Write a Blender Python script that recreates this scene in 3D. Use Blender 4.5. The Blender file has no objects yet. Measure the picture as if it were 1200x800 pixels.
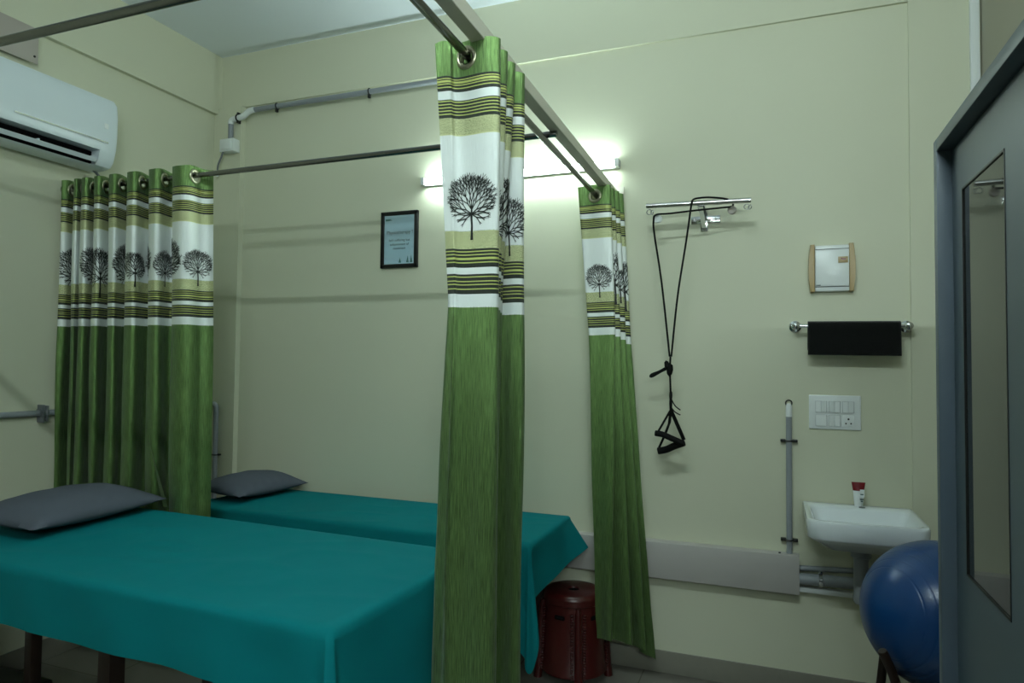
import bpy, bmesh, math, random
from mathutils import Vector, Matrix, noise
random.seed(7)
PI = math.pi
sc = bpy.context.scene
COL = sc.collection
H = 1.53                      # eye height of the camera above the floor; z below is given from the floor via Z()
def Z(z): return z + H
V = Vector

# ------------------------------------------------------------------ materials
MATS = {}
def srgb(r, g, b):
    f = lambda c: (c/255/12.92) if c/255 <= .04045 else ((c/255+.055)/1.055)**2.4
    return (f(r), f(g), f(b), 1)
def mat(name, col, rough=.5, metal=0.0, spec=.5, noise_amt=0.0, noise_scale=8, bump=0.0, bump_scale=60, emit=None, estr=0, sheen=0.0, coat=0.0, ior=None):
    m = bpy.data.materials.new(name); m.use_nodes = True
    nt = m.node_tree; b = nt.nodes['Principled BSDF']
    b.inputs['Base Color'].default_value = col
    b.inputs['Roughness'].default_value = rough
    b.inputs['Metallic'].default_value = metal
    b.inputs['Specular IOR Level'].default_value = spec
    if ior: b.inputs['IOR'].default_value = ior
    if sheen: b.inputs['Sheen Weight'].default_value = sheen
    if coat: b.inputs['Coat Weight'].default_value = coat; b.inputs['Coat Roughness'].default_value = .08
    if emit: b.inputs['Emission Color'].default_value = emit; b.inputs['Emission Strength'].default_value = estr
    tc = nt.nodes.new('ShaderNodeTexCoord')
    if noise_amt:
        n = nt.nodes.new('ShaderNodeTexNoise'); n.inputs['Scale'].default_value = noise_scale; n.inputs['Detail'].default_value = 6
        nt.links.new(tc.outputs['Object'], n.inputs['Vector'])
        mx = nt.nodes.new('ShaderNodeMix'); mx.data_type = 'RGBA'
        mx.inputs[6].default_value = tuple(c*(1-noise_amt) for c in col[:3])+(1,)
        mx.inputs[7].default_value = tuple(min(1, c*(1+noise_amt)) for c in col[:3])+(1,)
        nt.links.new(n.outputs['Fac'], mx.inputs[0]); nt.links.new(mx.outputs[2], b.inputs['Base Color'])
    if bump:
        n2 = nt.nodes.new('ShaderNodeTexNoise'); n2.inputs['Scale'].default_value = bump_scale; n2.inputs['Detail'].default_value = 4
        nt.links.new(tc.outputs['Object'], n2.inputs['Vector'])
        bp = nt.nodes.new('ShaderNodeBump'); bp.inputs['Strength'].default_value = bump; bp.inputs['Distance'].default_value = .01
        nt.links.new(n2.outputs['Fac'], bp.inputs['Height']); nt.links.new(bp.outputs['Normal'], b.inputs['Normal'])
    MATS[name] = m
    return m
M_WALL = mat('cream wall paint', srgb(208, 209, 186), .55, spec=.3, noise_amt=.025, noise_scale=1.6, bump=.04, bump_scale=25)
M_WALLR = mat('shade greyed wall paint', srgb(168, 164, 148), .6, spec=.25, noise_amt=.03, noise_scale=2)  # right wall: its shade is put into the colour, greyer than the cream
M_WALLF = mat('bounce cutting dark wall', srgb(120, 118, 106), .7, spec=.2, noise_amt=.03, noise_scale=2)  # unseen front wall, colour darkened to cut the ambient bounce light
M_BAR = mat('bright brushed steel', srgb(205, 205, 203), .22, 1.0)
M_CEIL = mat('white ceiling paint', srgb(236, 242, 250), .8, spec=.2)
M_SKIRT = mat('grey skirting stone', srgb(128, 125, 114), .35, noise_amt=.08, noise_scale=14)
M_STEEL = mat('stainless steel', srgb(132, 132, 130), .2, 1.0, noise_amt=.04, noise_scale=30)
M_CHROME = mat('chrome', srgb(220, 222, 225), .1, 1.0)
M_BEAM = mat('pale painted steel', srgb(226, 222, 206), .45)
M_PVC = mat('grey pvc', srgb(140, 145, 150), .42, noise_amt=.04)
M_PVCD = mat('dull grey pvc', srgb(112, 116, 120), .45)
M_WPLA = mat('white plastic', srgb(226, 230, 230), .3, noise_amt=.01)
M_AC = mat('cool white gloss plastic', srgb(220, 230, 236), .28, noise_amt=.01)
M_ACD = mat('grey plastic underside', srgb(186, 190, 190), .5)
M_BLACK = mat('black plastic', srgb(14, 14, 15), .45)
M_DARK = mat('dark void', srgb(6, 6, 7), .9, spec=.1)
M_PLATE = mat('greige cover plate', srgb(176, 168, 160), .5)
M_DUCT = mat('pale grey casing', srgb(176, 172, 168), .5, noise_amt=.03, noise_scale=5)
M_TEAL = mat('teal cotton sheet', srgb(8, 112, 116), .8, spec=.08, noise_amt=.06, noise_scale=5, bump=.22, bump_scale=8)
M_PILLOW = mat('slate grey cotton', srgb(82, 87, 97), .8, spec=.15, noise_amt=.05, noise_scale=12, bump=.3, bump_scale=10)
M_WOOD = mat('dark brown wood', srgb(38, 23, 17), .45, noise_amt=.25, noise_scale=14)
M_MATT = mat('black vinyl mattress', srgb(40, 36, 34), .5)
M_STOOL = mat('maroon plastic', srgb(62, 15, 14), .3, noise_amt=.06, bump=.05, bump_scale=80)
M_CORD = mat('black cord', srgb(10, 11, 10), .7, spec=.2)
M_TOWEL = mat('black towel cloth', srgb(17, 19, 18), .95, spec=.1, bump=.5, bump_scale=350, sheen=.2)
M_SINK = mat('white ceramic', srgb(226, 232, 236), .1, coat=.5)
M_BALL = mat('blue rubber', srgb(10, 60, 114), .3, spec=.5)
M_CAB = mat('slate grey powder coat', srgb(68, 81, 92), .42, noise_amt=.03, noise_scale=10)
M_CABG = mat('dark door glass', srgb(40, 42, 39), .03, spec=.5, ior=1.5)
M_GOLD = mat('tan plastic', srgb(170, 146, 100), .4)
M_RED = mat('dark red plastic', srgb(112, 12, 20), .3)
M_INK = mat('dark ink', srgb(40, 66, 70), .7)
M_PRINT = mat('pale blue print', srgb(186, 220, 232), .6, noise_amt=.08, noise_scale=7)
M_PINE = mat('print pine green', srgb(50, 120, 116), .7)
M_FRAME = mat('black frame', srgb(12, 13, 14), .35)
M_TREE = mat('black printed tree', srgb(20, 26, 20), .6)
M_RING = mat('antique nickel', srgb(190, 186, 160), .3, 1.0)
M_TUBE = mat('lit tube', (1, 1, 1, 1), .5, emit=(.80, 1.0, .96, 1), estr=72)
M_TUBE2 = mat('lit room tube', (1, 1, 1, 1), .5, emit=(.82, 1.0, .98, 1), estr=420)
M_TUBE3 = mat('lit ceiling tube', (1, 1, 1, 1), .5, emit=(.82, 1.0, .98, 1), estr=285)
M_CUT = mat('wax white sticker', srgb(235, 240, 240), .5)

def glass_mat():
    m = bpy.data.materials.new('picture glass'); m.use_nodes = True
    nt = m.node_tree; nt.nodes.clear()
    o = nt.nodes.new('ShaderNodeOutputMaterial'); mx = nt.nodes.new('ShaderNodeMixShader')
    t = nt.nodes.new('ShaderNodeBsdfTransparent'); g = nt.nodes.new('ShaderNodeBsdfGlossy'); g.inputs['Roughness'].default_value = .03
    f = nt.nodes.new('ShaderNodeFresnel'); f.inputs['IOR'].default_value = 1.5
    nt.links.new(f.outputs[0], mx.inputs[0]); nt.links.new(t.outputs[0], mx.inputs[1]); nt.links.new(g.outputs[0], mx.inputs[2]); nt.links.new(mx.outputs[0], o.inputs[0])
    return m
M_GLASS = glass_mat()

def floor_mat():
    m = mat('grey floor tile', srgb(112, 109, 101), .25, noise_amt=.07, noise_scale=3)
    nt = m.node_tree; b = nt.nodes['Principled BSDF']
    src = b.inputs['Base Color'].links[0].from_socket
    br = nt.nodes.new('ShaderNodeTexBrick'); br.offset = 0; br.inputs['Scale'].default_value = 1
    br.inputs['Brick Width'].default_value = .6; br.inputs['Row Height'].default_value = .6; br.inputs['Mortar Size'].default_value = .003
    br.inputs['Mortar'].default_value = srgb(90, 86, 78)
    tc = nt.nodes.new('ShaderNodeTexCoord'); nt.links.new(tc.outputs['Object'], br.inputs['Vector'])
    nt.links.new(src, br.inputs['Color1']); nt.links.new(src, br.inputs['Color2']); nt.links.new(br.outputs['Color'], b.inputs['Base Color'])
    return m
M_FLOOR = floor_mat()

def curtain_mat():
    """Green satin with woven bands. UV: u = metres along the cloth, v = metres below the top hem."""
    m = bpy.data.materials.new('green banded satin'); m.use_nodes = True
    nt = m.node_tree; N = nt.nodes; L = nt.links; b = N['Principled BSDF']
    uv = N.new('ShaderNodeUVMap'); uv.uv_map = 'UVMap'
    sep = N.new('ShaderNodeSeparateXYZ'); L.new(uv.outputs[0], sep.inputs[0])
    GREEN, BLACK, YEL, WHITE, SPK = 'g', 'b', 'y', 'w', 's'
    bands = [(0, GREEN)]
    def stripes(a, e, n):
        k = (e-a)/(2*n+1.8)
        bands.append((a, BLACK)); p = a + k
        for i in range(n):
            bands.append((p, YEL)); p += k*.72
            bands.append((p, BLACK)); p += k*1.28
    stripes(.099, .143, 4); bands.append((.143, WHITE)); stripes(.166, .221, 5)
    bands.append((.221, SPK)); bands.append((.269, WHITE)); bands.append((.545, SPK))
    stripes(.596, .646, 4); bands.append((.648, WHITE)); stripes(.668, .722, 4)
    bands.append((.722, WHITE)); bands.append((.76, GREEN))
    div = N.new('ShaderNodeMath'); div.operation = 'DIVIDE'; div.inputs[1].default_value = .8
    L.new(sep.outputs[1], div.inputs[0])
    cols = {GREEN: srgb(101, 130, 75), BLACK: srgb(24, 34, 22), YEL: srgb(188, 196, 108), WHITE: srgb(232, 238, 236), SPK: srgb(206, 210, 160)}
    # two colour ramps (32 stops each at most), joined at v = .45
    def ramp(bs):
        r = N.new('ShaderNodeValToRGB'); r.color_ramp.interpolation = 'CONSTANT'
        e = r.color_ramp.elements
        while len(e) > 1: e.remove(e[-1])
        e[0].position = bs[0][0]/.8; e[0].color = cols[bs[0][1]]
        for p, c in bs[1:]:
            x = e.new(p/.8); x.color = cols[c]
        L.new(div.outputs[0], r.inputs[0]); return r
    r1 = ramp([x for x in bands if x[0] < .4]); r2 = ramp([(0, WHITE)] + [x for x in bands if x[0] >= .4])
    gt = N.new('ShaderNodeMath'); gt.operation = 'GREATER_THAN'; gt.inputs[1].default_value = .4; L.new(sep.outputs[1], gt.inputs[0])
    mx = N.new('ShaderNodeMix'); mx.data_type = 'RGBA'
    L.new(gt.outputs[0], mx.inputs[0]); L.new(r1.outputs[0], mx.inputs[6]); L.new(r2.outputs[0], mx.inputs[7])
    # speckles on the two sandy bands
    def between(a, e):
        g = N.new('ShaderNodeMath'); g.operation = 'GREATER_THAN'; g.inputs[1].default_value = a; L.new(sep.outputs[1], g.inputs[0])
        l = N.new('ShaderNodeMath'); l.operation = 'LESS_THAN'; l.inputs[1].default_value = e; L.new(sep.outputs[1], l.inputs[0])
        x = N.new('ShaderNodeMath'); x.operation = 'MULTIPLY'; L.new(g.outputs[0], x.inputs[0]); L.new(l.outputs[0], x.inputs[1]); return x
    a1, a2 = between(.221, .269), between(.545, .596)
    add = N.new('ShaderNodeMath'); add.operation = 'ADD'; L.new(a1.outputs[0], add.inputs[0]); L.new(a2.outputs[0], add.inputs[1])
    sp = N.new('ShaderNodeTexNoise'); sp.inputs['Scale'].default_value = 480; sp.inputs['Detail'].default_value = 1; L.new(uv.outputs[0], sp.inputs['Vector'])
    th = N.new('ShaderNodeMath'); th.operation = 'GREATER_THAN'; th.inputs[1].default_value = .56; L.new(sp.outputs['Fac'], th.inputs[0])
    sm = N.new('ShaderNodeMath'); sm.operation = 'MULTIPLY'; L.new(add.outputs[0], sm.inputs[0]); L.new(th.outputs[0], sm.inputs[1])
    mx2 = N.new('ShaderNodeMix'); mx2.data_type = 'RGBA'; L.new(sm.outputs[0], mx2.inputs[0]); L.new(mx.outputs[2], mx2.inputs[6]); mx2.inputs[7].default_value = srgb(70, 84, 40)
    # slub of the satin, its strong contrast also painting in highlight streaks
    mp = N.new('ShaderNodeMapping'); mp.inputs['Scale'].default_value = (420, 14, 1); L.new(uv.outputs[0], mp.inputs['Vector'])
    ns = N.new('ShaderNodeTexNoise'); ns.inputs['Scale'].default_value = 1; ns.inputs['Detail'].default_value = 5; ns.inputs['Roughness'].default_value = .65; L.new(mp.outputs[0], ns.inputs['Vector'])
    isg = N.new('ShaderNodeMath'); isg.operation = 'GREATER_THAN'; isg.inputs[1].default_value = .76; L.new(sep.outputs[1], isg.inputs[0])
    isg2 = N.new('ShaderNodeMath'); isg2.operation = 'LESS_THAN'; isg2.inputs[1].default_value = .099; L.new(sep.outputs[1], isg2.inputs[0])
    isg3 = N.new('ShaderNodeMath'); isg3.operation = 'ADD'; L.new(isg.outputs[0], isg3.inputs[0]); L.new(isg2.outputs[0], isg3.inputs[1])
    rr = N.new('ShaderNodeMapRange'); rr.inputs[1].default_value = .3; rr.inputs[2].default_value = .7; rr.inputs[3].default_value = .42; rr.inputs[4].default_value = 1.65; L.new(ns.outputs['Fac'], rr.inputs[0])
    mul = N.new('ShaderNodeMix'); mul.data_type = 'RGBA'; mul.blend_type = 'MULTIPLY'; L.new(isg3.outputs[0], mul.inputs[0]); L.new(mx2.outputs[2], mul.inputs[6]); L.new(rr.outputs[0], mul.inputs[7])
    L.new(mul.outputs[2], b.inputs['Base Color'])
    b.inputs['Roughness'].default_value = .37; b.inputs['Specular IOR Level'].default_value = .6
    b.inputs['Sheen Weight'].default_value = .12; mm2 = N.new('ShaderNodeMapRange'); mm2.inputs[3].default_value = .35; mm2.inputs[4].default_value = .78; L.new(isg3.outputs[0], mm2.inputs[0]); L.new(mm2.outputs[0], b.inputs['Metallic'])
    bp = N.new('ShaderNodeBump'); bp.inputs['Strength'].default_value = .6; bp.inputs['Distance'].default_value = .004; L.new(ns.outputs['Fac'], bp.inputs['Height']); L.new(bp.outputs[0], b.inputs['Normal'])
    return m
M_CURT = curtain_mat()

# ------------------------------------------------------------------ builders
class MB:
    def __init__(s): s.bm = bmesh.new()
    def box(s, x0, x1, y0, y1, z0, z1, bev=0.0, seg=2, mi=0):
        t = bmesh.new(); bmesh.ops.create_cube(t, size=1)
        for v in t.verts: v.co = V(((x0+x1)/2+v.co.x*(x1-x0), (y0+y1)/2+v.co.y*(y1-y0), (z0+z1)/2+v.co.z*(z1-z0)))
        if bev: bmesh.ops.bevel(t, geom=t.edges[:], offset=bev, segments=seg, affect='EDGES', profile=.5)
        s.join(t, mi); return s
    def join(s, t, mi=0, smooth=False):
        me = bpy.data.meshes.new('tmp')
        for f in t.faces: f.material_index = mi
        t.to_mesh(me); t.free(); s.bm.from_mesh(me); bpy.data.meshes.remove(me)
    def tube(s, path, r, seg=14, mi=0, cap=True, flat=1.0):
        P = [V(p) for p in path]; n = len(P); rs = r if isinstance(r, (list, tuple)) else [r]*n
        T = []
        for i in range(n):
            a = P[min(i+1, n-1)]-P[max(i-1, 0)]; T.append(a.normalized())
        up = V((0, 0, 1)) if abs(T[0].z) < .9 else V((1, 0, 0))
        nx = T[0].cross(up).normalized(); rings = []
        for i in range(n):
            nx = (nx - T[i]*nx.dot(T[i])).normalized(); ny = T[i].cross(nx)
            rings.append([s.bm.verts.new(P[i]+(nx*math.cos(a)+ny*math.sin(a)*flat)*rs[i]) for a in [2*PI*k/seg for k in range(seg)]])
        for i in range(n-1):
            for k in range(seg):
                f = s.bm.faces.new((rings[i][k], rings[i][(k+1) % seg], rings[i+1][(k+1) % seg], rings[i+1][k])); f.material_index = mi
        if cap:
            f = s.bm.faces.new(rings[0][::-1]); f.material_index = mi
            f = s.bm.faces.new(rings[-1]); f.material_index = mi
        return s
    def lathe(s, prof, origin, axis=(0, 0, 1), seg=40, mi=0, closed_ends=True):
        """prof: list of (radius, distance along the axis)"""
        ax = V(axis).normalized(); q = V((0, 0, 1)).rotation_difference(ax); o = V(origin); rings = []
        for r, h in prof:
            if r < 1e-6: rings.append([s.bm.verts.new(o+q@V((0, 0, h)))])
            else: rings.append([s.bm.verts.new(o+q@V((r*math.cos(a), r*math.sin(a), h))) for a in [2*PI*k/seg for k in range(seg)]])
        for A, B in zip(rings, rings[1:]):
            for k in range(seg):
                k2 = (k+1) % seg
                if len(A) == 1 and len(B) == 1: continue
                vs = (A[0], B[k2], B[k]) if len(A) == 1 else ((A[k], A[k2], B[0]) if len(B) == 1 else (A[k], A[k2], B[k2], B[k]))
                f = s.bm.faces.new(vs); f.material_index = mi
        return s
    def torus(s, c, axis, R, r, seg=28, rs=10, flat=1.0, mi=0):
        pr = []
        ax = V(axis).normalized(); q = V((0, 0, 1)).rotation_difference(ax); c = V(c); rings = []
        for i in range(seg):
            a = 2*PI*i/seg
            rings.append([s.bm.verts.new(c+q@V(((R+r*math.cos(b))*math.cos(a), (R+r*math.cos(b))*math.sin(a), r*flat*math.sin(b)))) for b in [2*PI*j/rs for j in range(rs)]])
        for i in range(seg):
            A, B = rings[i], rings[(i+1) % seg]
            for j in range(rs):
                f = s.bm.faces.new((A[j], B[j], B[(j+1) % rs], A[(j+1) % rs])); f.material_index = mi
        return s
    def prism(s, prof, axis, a, b, mi=0, bev=0):
        """closed profile (list of 2-D points) extruded along the axis 'x','y' or 'z'"""
        def p3(p, t): return V((t, p[0], p[1])) if axis == 'x' else (V((p[0], t, p[1])) if axis == 'y' else V((p[0], p[1], t)))
        t = bmesh.new()
        A = [t.verts.new(p3(p, a)) for p in prof]; B = [t.verts.new(p3(p, b)) for p in prof]; n = len(prof)
        for i in range(n): t.faces.new((A[i], A[(i+1) % n], B[(i+1) % n], B[i]))
        f1 = t.faces.new(A[::-1]); f2 = t.faces.new(B)
        if bev: bmesh.ops.bevel(t, geom=list(set(f1.edges[:]+f2.edges[:])), offset=bev, segments=3, affect='EDGES', profile=.5)
        s.join(t, mi); return s
    def grid(s, fn, nu, nv, mi=0, wrap=False):
        g = [[s.bm.verts.new(fn(i/nu, j/nv)) for j in range(nv+1)] for i in range(nu+1)]
        for i in range(nu):
            for j in range(nv):
                f = s.bm.faces.new((g[i][j], g[i+1][j], g[i+1][j+1], g[i][j+1])); f.material_index = mi
        return g
    def build(s, name, mats, parent=None, base=None, smooth=True, angle=40, label=None, weld=0.0, xform=None, fix=True):
        if weld: bmesh.ops.remove_doubles(s.bm, verts=s.bm.verts[:], dist=weld)
        if xform is not None: bmesh.ops.transform(s.bm, matrix=xform, verts=s.bm.verts[:])
        if fix: bmesh.ops.recalc_face_normals(s.bm, faces=s.bm.faces[:])
        if parent is not None: o0 = wloc(parent)
        elif base is not None: o0 = V(base)
        else: o0 = V((0, 0, 0))
        for v in s.bm.verts: v.co -= o0
        me = bpy.data.meshes.new(name); s.bm.to_mesh(me); s.bm.free()
        for m in (mats if isinstance(mats, (list, tuple)) else [mats]): me.materials.append(m)
        if smooth:
            me.polygons.foreach_set('use_smooth', [True]*len(me.polygons))
            me.set_sharp_from_angle(angle=math.radians(angle))
        o = bpy.data.objects.new(name, me); COL.objects.link(o)
        if parent is not None: o.parent = parent
        else: o.location = o0
        if label: o['label'] = label
        return o
def wloc(o):
    p = o.location.copy()
    while o.parent is not None: o = o.parent; p = p+o.location
    return p
def tag(o, label, cat, group=None):
    o['label'] = label; o['category'] = cat
    if group: o['group'] = group
    return o
def thing(name, loc, label, cat, group=None):
    o = bpy.data.objects.new(name, None); o.location = loc; o.empty_display_size = .05; COL.objects.link(o)
    return tag(o, label, cat, group)
def struct(o): o['kind'] = 'structure'; return o
def bez(pts, n=10):
    """smooth Catmull-Rom line through the points"""
    P = [V(p) for p in pts]; out = []
    for i in range(len(P)-1):
        p0, p1, p2, p3 = P[max(i-1, 0)], P[i], P[i+1], P[min(i+2, len(P)-1)]
        for k in range(n):
            t = k/n
            out.append(.5*((2*p1)+(p2-p0)*t+(2*p0-5*p1+4*p2-p3)*t*t+(3*p1-p0-3*p2+p3)*t**3))
    out.append(P[-1]); return out
def elbow(pts, rad=.025, n=6):
    """polyline with rounded corners"""
    P = [V(p) for p in pts]; out = [P[0]]
    for a, b, c in zip(P, P[1:], P[2:]):
        d1 = (a-b).normalized(); d2 = (c-b).normalized(); A = b+d1*rad; B = b+d2*rad
        for k in range(n+1):
            t = k/n; out.append(A*(1-t)**2+b*2*t*(1-t)+B*t*t)
    out.append(P[-1]); return out

# ------------------------------------------------------------------ room shell
XL, XLB, XR, YB, YP, YF, ZC = -3.475, -3.445, .875, 3.5, 3.486, -1.9, Z(2.05)
XR2, YR = 2.3, .40          # the room is wider in front of the cabinet's recess
m = MB(); m.box(XL-.2, XR2+.2, YF-.2, YB+.2, -.1, 0); struct(m.build('floor', M_FLOOR, smooth=False))
m = MB(); m.box(XL-.2, XR2+.2, YF-.2, YB+.2, ZC, ZC+.1); struct(m.build('ceiling', M_CEIL, smooth=False))
m = MB(); m.box(XL-.2, XR+.2, YB, YB+.15, 0, ZC)
struct(m.build('wall_back', M_WALL, smooth=False))
struct(MB().box(XL, XR, YP, YB, Z(1.69), ZC).build('trim_2', M_WALL, smooth=False))
struct(MB().box(XL, -3.25, 3.46, YB, 0, Z(1.69)).build('trim_3', M_WALL, smooth=False))
struct(MB().box(.596, XR, YP, YB, 0, Z(1.69)).build('trim_4', M_WALL, smooth=False))
m = MB(); m.box(XL-.15, XL, YF-.15, YB, 0, ZC); m.box(XL, XLB, YF, YP, Z(1.655), ZC); struct(m.build('wall_left', M_WALL, smooth=False))
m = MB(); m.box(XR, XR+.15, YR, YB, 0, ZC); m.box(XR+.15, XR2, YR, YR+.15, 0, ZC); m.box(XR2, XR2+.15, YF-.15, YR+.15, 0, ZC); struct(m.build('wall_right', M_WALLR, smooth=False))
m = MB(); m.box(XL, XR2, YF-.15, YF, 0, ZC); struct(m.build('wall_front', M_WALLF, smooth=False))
SK = Z(-1.424)
m = MB(); m.box(-3.25, .596, YB-.012, YB, 0, SK, .002); struct(m.build('baseboard_back', M_SKIRT))
m = MB(); m.box(XL, XL+.012, YF, 3.46, 0, SK, .002); struct(m.build('baseboard_left', M_SKIRT))
m = MB(); m.box(XR-.012, XR, YR, YP, 0, SK, .002); struct(m.build('baseboard_right', M_SKIRT))
m = MB(); m.box(.832, .868, YP-.022, YP, 0, ZC, .004); struct(m.build('trim_1', M_WPLA))

# ------------------------------------------------------------------ air conditioner
Y0, Y1 = 1.72, 2.60
t = thing('air_conditioner', (XL, (Y0+Y1)/2, Z(1.04)), 'white split air conditioner high on the left wall', 'air conditioner')
prof = [(XL, Z(1.045)), (XL, Z(1.405)), (-3.34, Z(1.405)), (-3.30, Z(1.395)), (-3.28, Z(1.37)), (-3.272, Z(1.30)), (-3.272, Z(1.20)), (-3.278, Z(1.13)), (-3.285, Z(1.108)),
        (-3.40, Z(1.105)), (-3.40, Z(1.040)), (-3.325, Z(1.031)), (-3.33, Z(1.028)), (-3.36, Z(1.022)), (-3.44, Z(1.022))]
m = MB(); m.prism(prof, 'y', Y0+.1, Y1-.1)
for a, b in ((Y0, Y0+.1), (Y1-.1, Y1)):
    full = prof[:8]+[(-3.285, Z(1.10)), (-3.297, Z(1.06)), (-3.318, Z(1.033)), (-3.36, Z(1.022)), (-3.44, Z(1.022))]
    m.prism(full, 'y', a, b, bev=.0)
bmesh.ops.bevel(m.bm, geom=[e for e in m.bm.edges if abs(e.verts[0].co.y-e.verts[1].co.y) < 1e-5 and (abs(e.verts[0].co.y-Y1) < 1e-4 or abs(e.verts[0].co.y-Y0) < 1e-4) and max(e.verts[0].co.x, e.verts[1].co.x) > XL+.001], offset=.022, segments=4, affect='EDGES', profile=.5)
m.build('body', M_AC, t, angle=35)
m = MB(); m.box(-3.402, -3.345, Y0+.1, Y1-.1, Z(1.041), Z(1.1045)); m.build('air_outlet', M_DARK, t, label='black outlet slot')
m = MB(); m.prism([(-3.280, Z(1.056)), (-3.286, Z(1.060)), (-3.302, Z(1.043)), (-3.296, Z(1.039))], 'y', Y0+.11, Y1-.115)
for y in (2.19, 2.47): m.box(-3.318, -3.290, y-.004, y+.004, Z(1.045), Z(1.07), .002)
m.build('louver', M_AC, t)
m = MB(); m.prism([(-3.276, Z(1.149)), (-3.268, Z(1.149)), (-3.268, Z(1.156)), (-3.276, Z(1.156))], 'y', 2.06, 2.535); m.build('trim_strip', M_CHROME, t, label='thin chrome strip')
m = MB(); m.box(-3.274, -3.2695, 2.512, 2.535, Z(1.225), Z(1.252), .001); m.build('sticker', M_CUT, t)
m = MB(); m.tube(bez([(-3.40, 2.55, Z(1.03)), (-3.41, 2.60, Z(1.0)), (-3.44, 2.66, Z(.96)), (-3.466, 2.72, Z(.93))]), .007); m.build('hose', M_PVCD, t)

t = thing('cover_plate', (XLB, 2.0, Z(1.57)), 'grey rectangular cover plate screwed to the left beam above the air conditioner', 'cover plate')
m = MB(); m.box(XLB, XLB+.006, 1.62, 2.27, Z(1.485), Z(1.665), .0015); m.build('plate', M_PLATE, t)
for z in (1.52, 1.632):
    m = MB(); m.lathe([(0, .003), (.005, .003), (.006, 0)], (XLB+.006, 2.252, Z(z)), (1, 0, 0), 12); m.build('screw', M_BLACK, t)

# ------------------------------------------------------------------ conduits and pipes
t = thing('conduit_pipe', (-2.4, 3.455, Z(1.64)), 'grey conduit under the beam of the back wall, rising from a junction box', 'pipe')
m = MB(); m.tube(elbow([(-1.56, 3.452, Z(1.645)), (-3.155, 3.452, Z(1.645))], .03), .0165); m.build('pipe', M_PVC, t)
m = MB(); m.tube(elbow([(-3.13, 3.45, Z(1.645)), (-3.175, 3.446, Z(1.640)), (-3.215, 3.44, Z(1.605)), (-3.315, 3.44, Z(1.595)), (-3.315, 3.44, Z(1.565))], .022), .019); m.build('bend', M_WPLA, t, label='pale bend')
m = MB(); m.tube([(-3.315, 3.44, Z(1.57)), (-3.315, 3.44, Z(1.455))], .0165); m.build('pipe', M_PVC, t)
for x in (-2.95, -2.26, -1.66):
    m = MB(); m.torus((x, 3.452, Z(1.645)), (1, 0, 0), .0185, .004, 20, 6); m.box(x-.008, x+.008, 3.44, 3.456, Z(1.605), Z(1.628), .002); m.build('clip', M_BLACK, t)
m = MB(); m.torus((-3.255, 3.438, Z(1.600)), (1, 0, 0), .021, .005, 20, 6); m.box(-3.261, -3.249, 3.43, 3.46, Z(1.567), Z(1.637), .002); m.build('clip', M_BLACK, t)
t = thing('junction_box', (-3.315, 3.44, Z(1.41)), 'small white junction box in the left corner with a cable hanging from it', 'junction box')
m = MB(); m.box(-3.37, -3.255, 3.40, 3.461, Z(1.375), Z(1.46), .006); m.build('box', M_WPLA, t)
m = MB(); m.box(-3.352, -3.273, 3.394, 3.402, Z(1.388), Z(1.448), .003); m.build('lid', M_WPLA, t)
m = MB(); m.tube(bez([(-3.345, 3.41, Z(1.38)), (-3.35, 3.40, Z(1.34)), (-3.375, 3.40, Z(1.29)), (-3.40, 3.42, Z(1.245))]), .006, 8); m.build('cable', M_PVCD, t)
m = MB(); m.tube([(-3.392, 3.414, Z(1.262)), (-3.405, 3.424, Z(1.225))], .011, 10); m.build('cable_plug', M_WPLA, t)

t = thing('wall_pipe', (-3.456, 2.3, Z(-.27)), 'thin grey pipe along the left wall behind the pillows, turning down in the corner', 'pipe')
m = MB(); m.tube(elbow([(-3.456, .6, Z(-.262)), (-3.456, 3.435, Z(-.272)), (-3.372, 3.435, Z(-.272)), (-3.372, 3.435, .12)], .03), .0155); m.build('pipe', M_PVC, t)
m = MB(); m.lathe([(.019, -.02), (.024, -.02), (.024, .02), (.019, .02)], (-3.456, 2.365, Z(-.268)), (0, 1, 0), 18)
m.box(-3.475, -3.43, 2.35, 2.362, Z(-.315), Z(-.225), .003); m.box(-3.475, -3.43, 2.37, 2.382, Z(-.31), Z(-.23), .003); m.build('clamp', M_PVCD, t)
m = MB(); m.torus((-3.372, 3.435, Z(-.60)), (0, 0, 1), .0175, .004, 18, 6); m.box(-3.40, -3.345, 3.438, 3.46, Z(-.605), Z(-.595), .001); m.build('clip', M_BLACK, t)

t = thing('upright_pipe', (.083, 3.485, Z(-.89)), 'short upright grey pipe on the back wall left of the wash basin', 'pipe')
m = MB(); m.tube([(.083, 3.48, Z(-.895)), (.083, 3.48, Z(-.22))], .0135); m.build('pipe', M_PVC, t)
m = MB(); m.lathe([(.0145, 0), (.0145, .045), (.010, .062), (0, .064)], (.083, 3.48, Z(-.23)), (0, 0, 1), 18); m.build('cap', M_WPLA, t, label='white rounded end cap')
m = MB(); m.torus((.083, 3.494, Z(-.166)), (0, 1, 0), .014, .003, 18, 6); m.build('hook', M_BLACK, t)
for z in (-.344, -.81):
    m = MB(); m.torus((.083, 3.48, Z(z)), (0, 0, 1), .015, .004, 18, 6); m.box(.045, .068, 3.475, 3.5, Z(z)-.006, Z(z)+.006, .002); m.box(.098, .121, 3.475, 3.5, Z(z)-.006, Z(z)+.006, .002); m.build('clip', M_BLACK, t)

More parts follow.
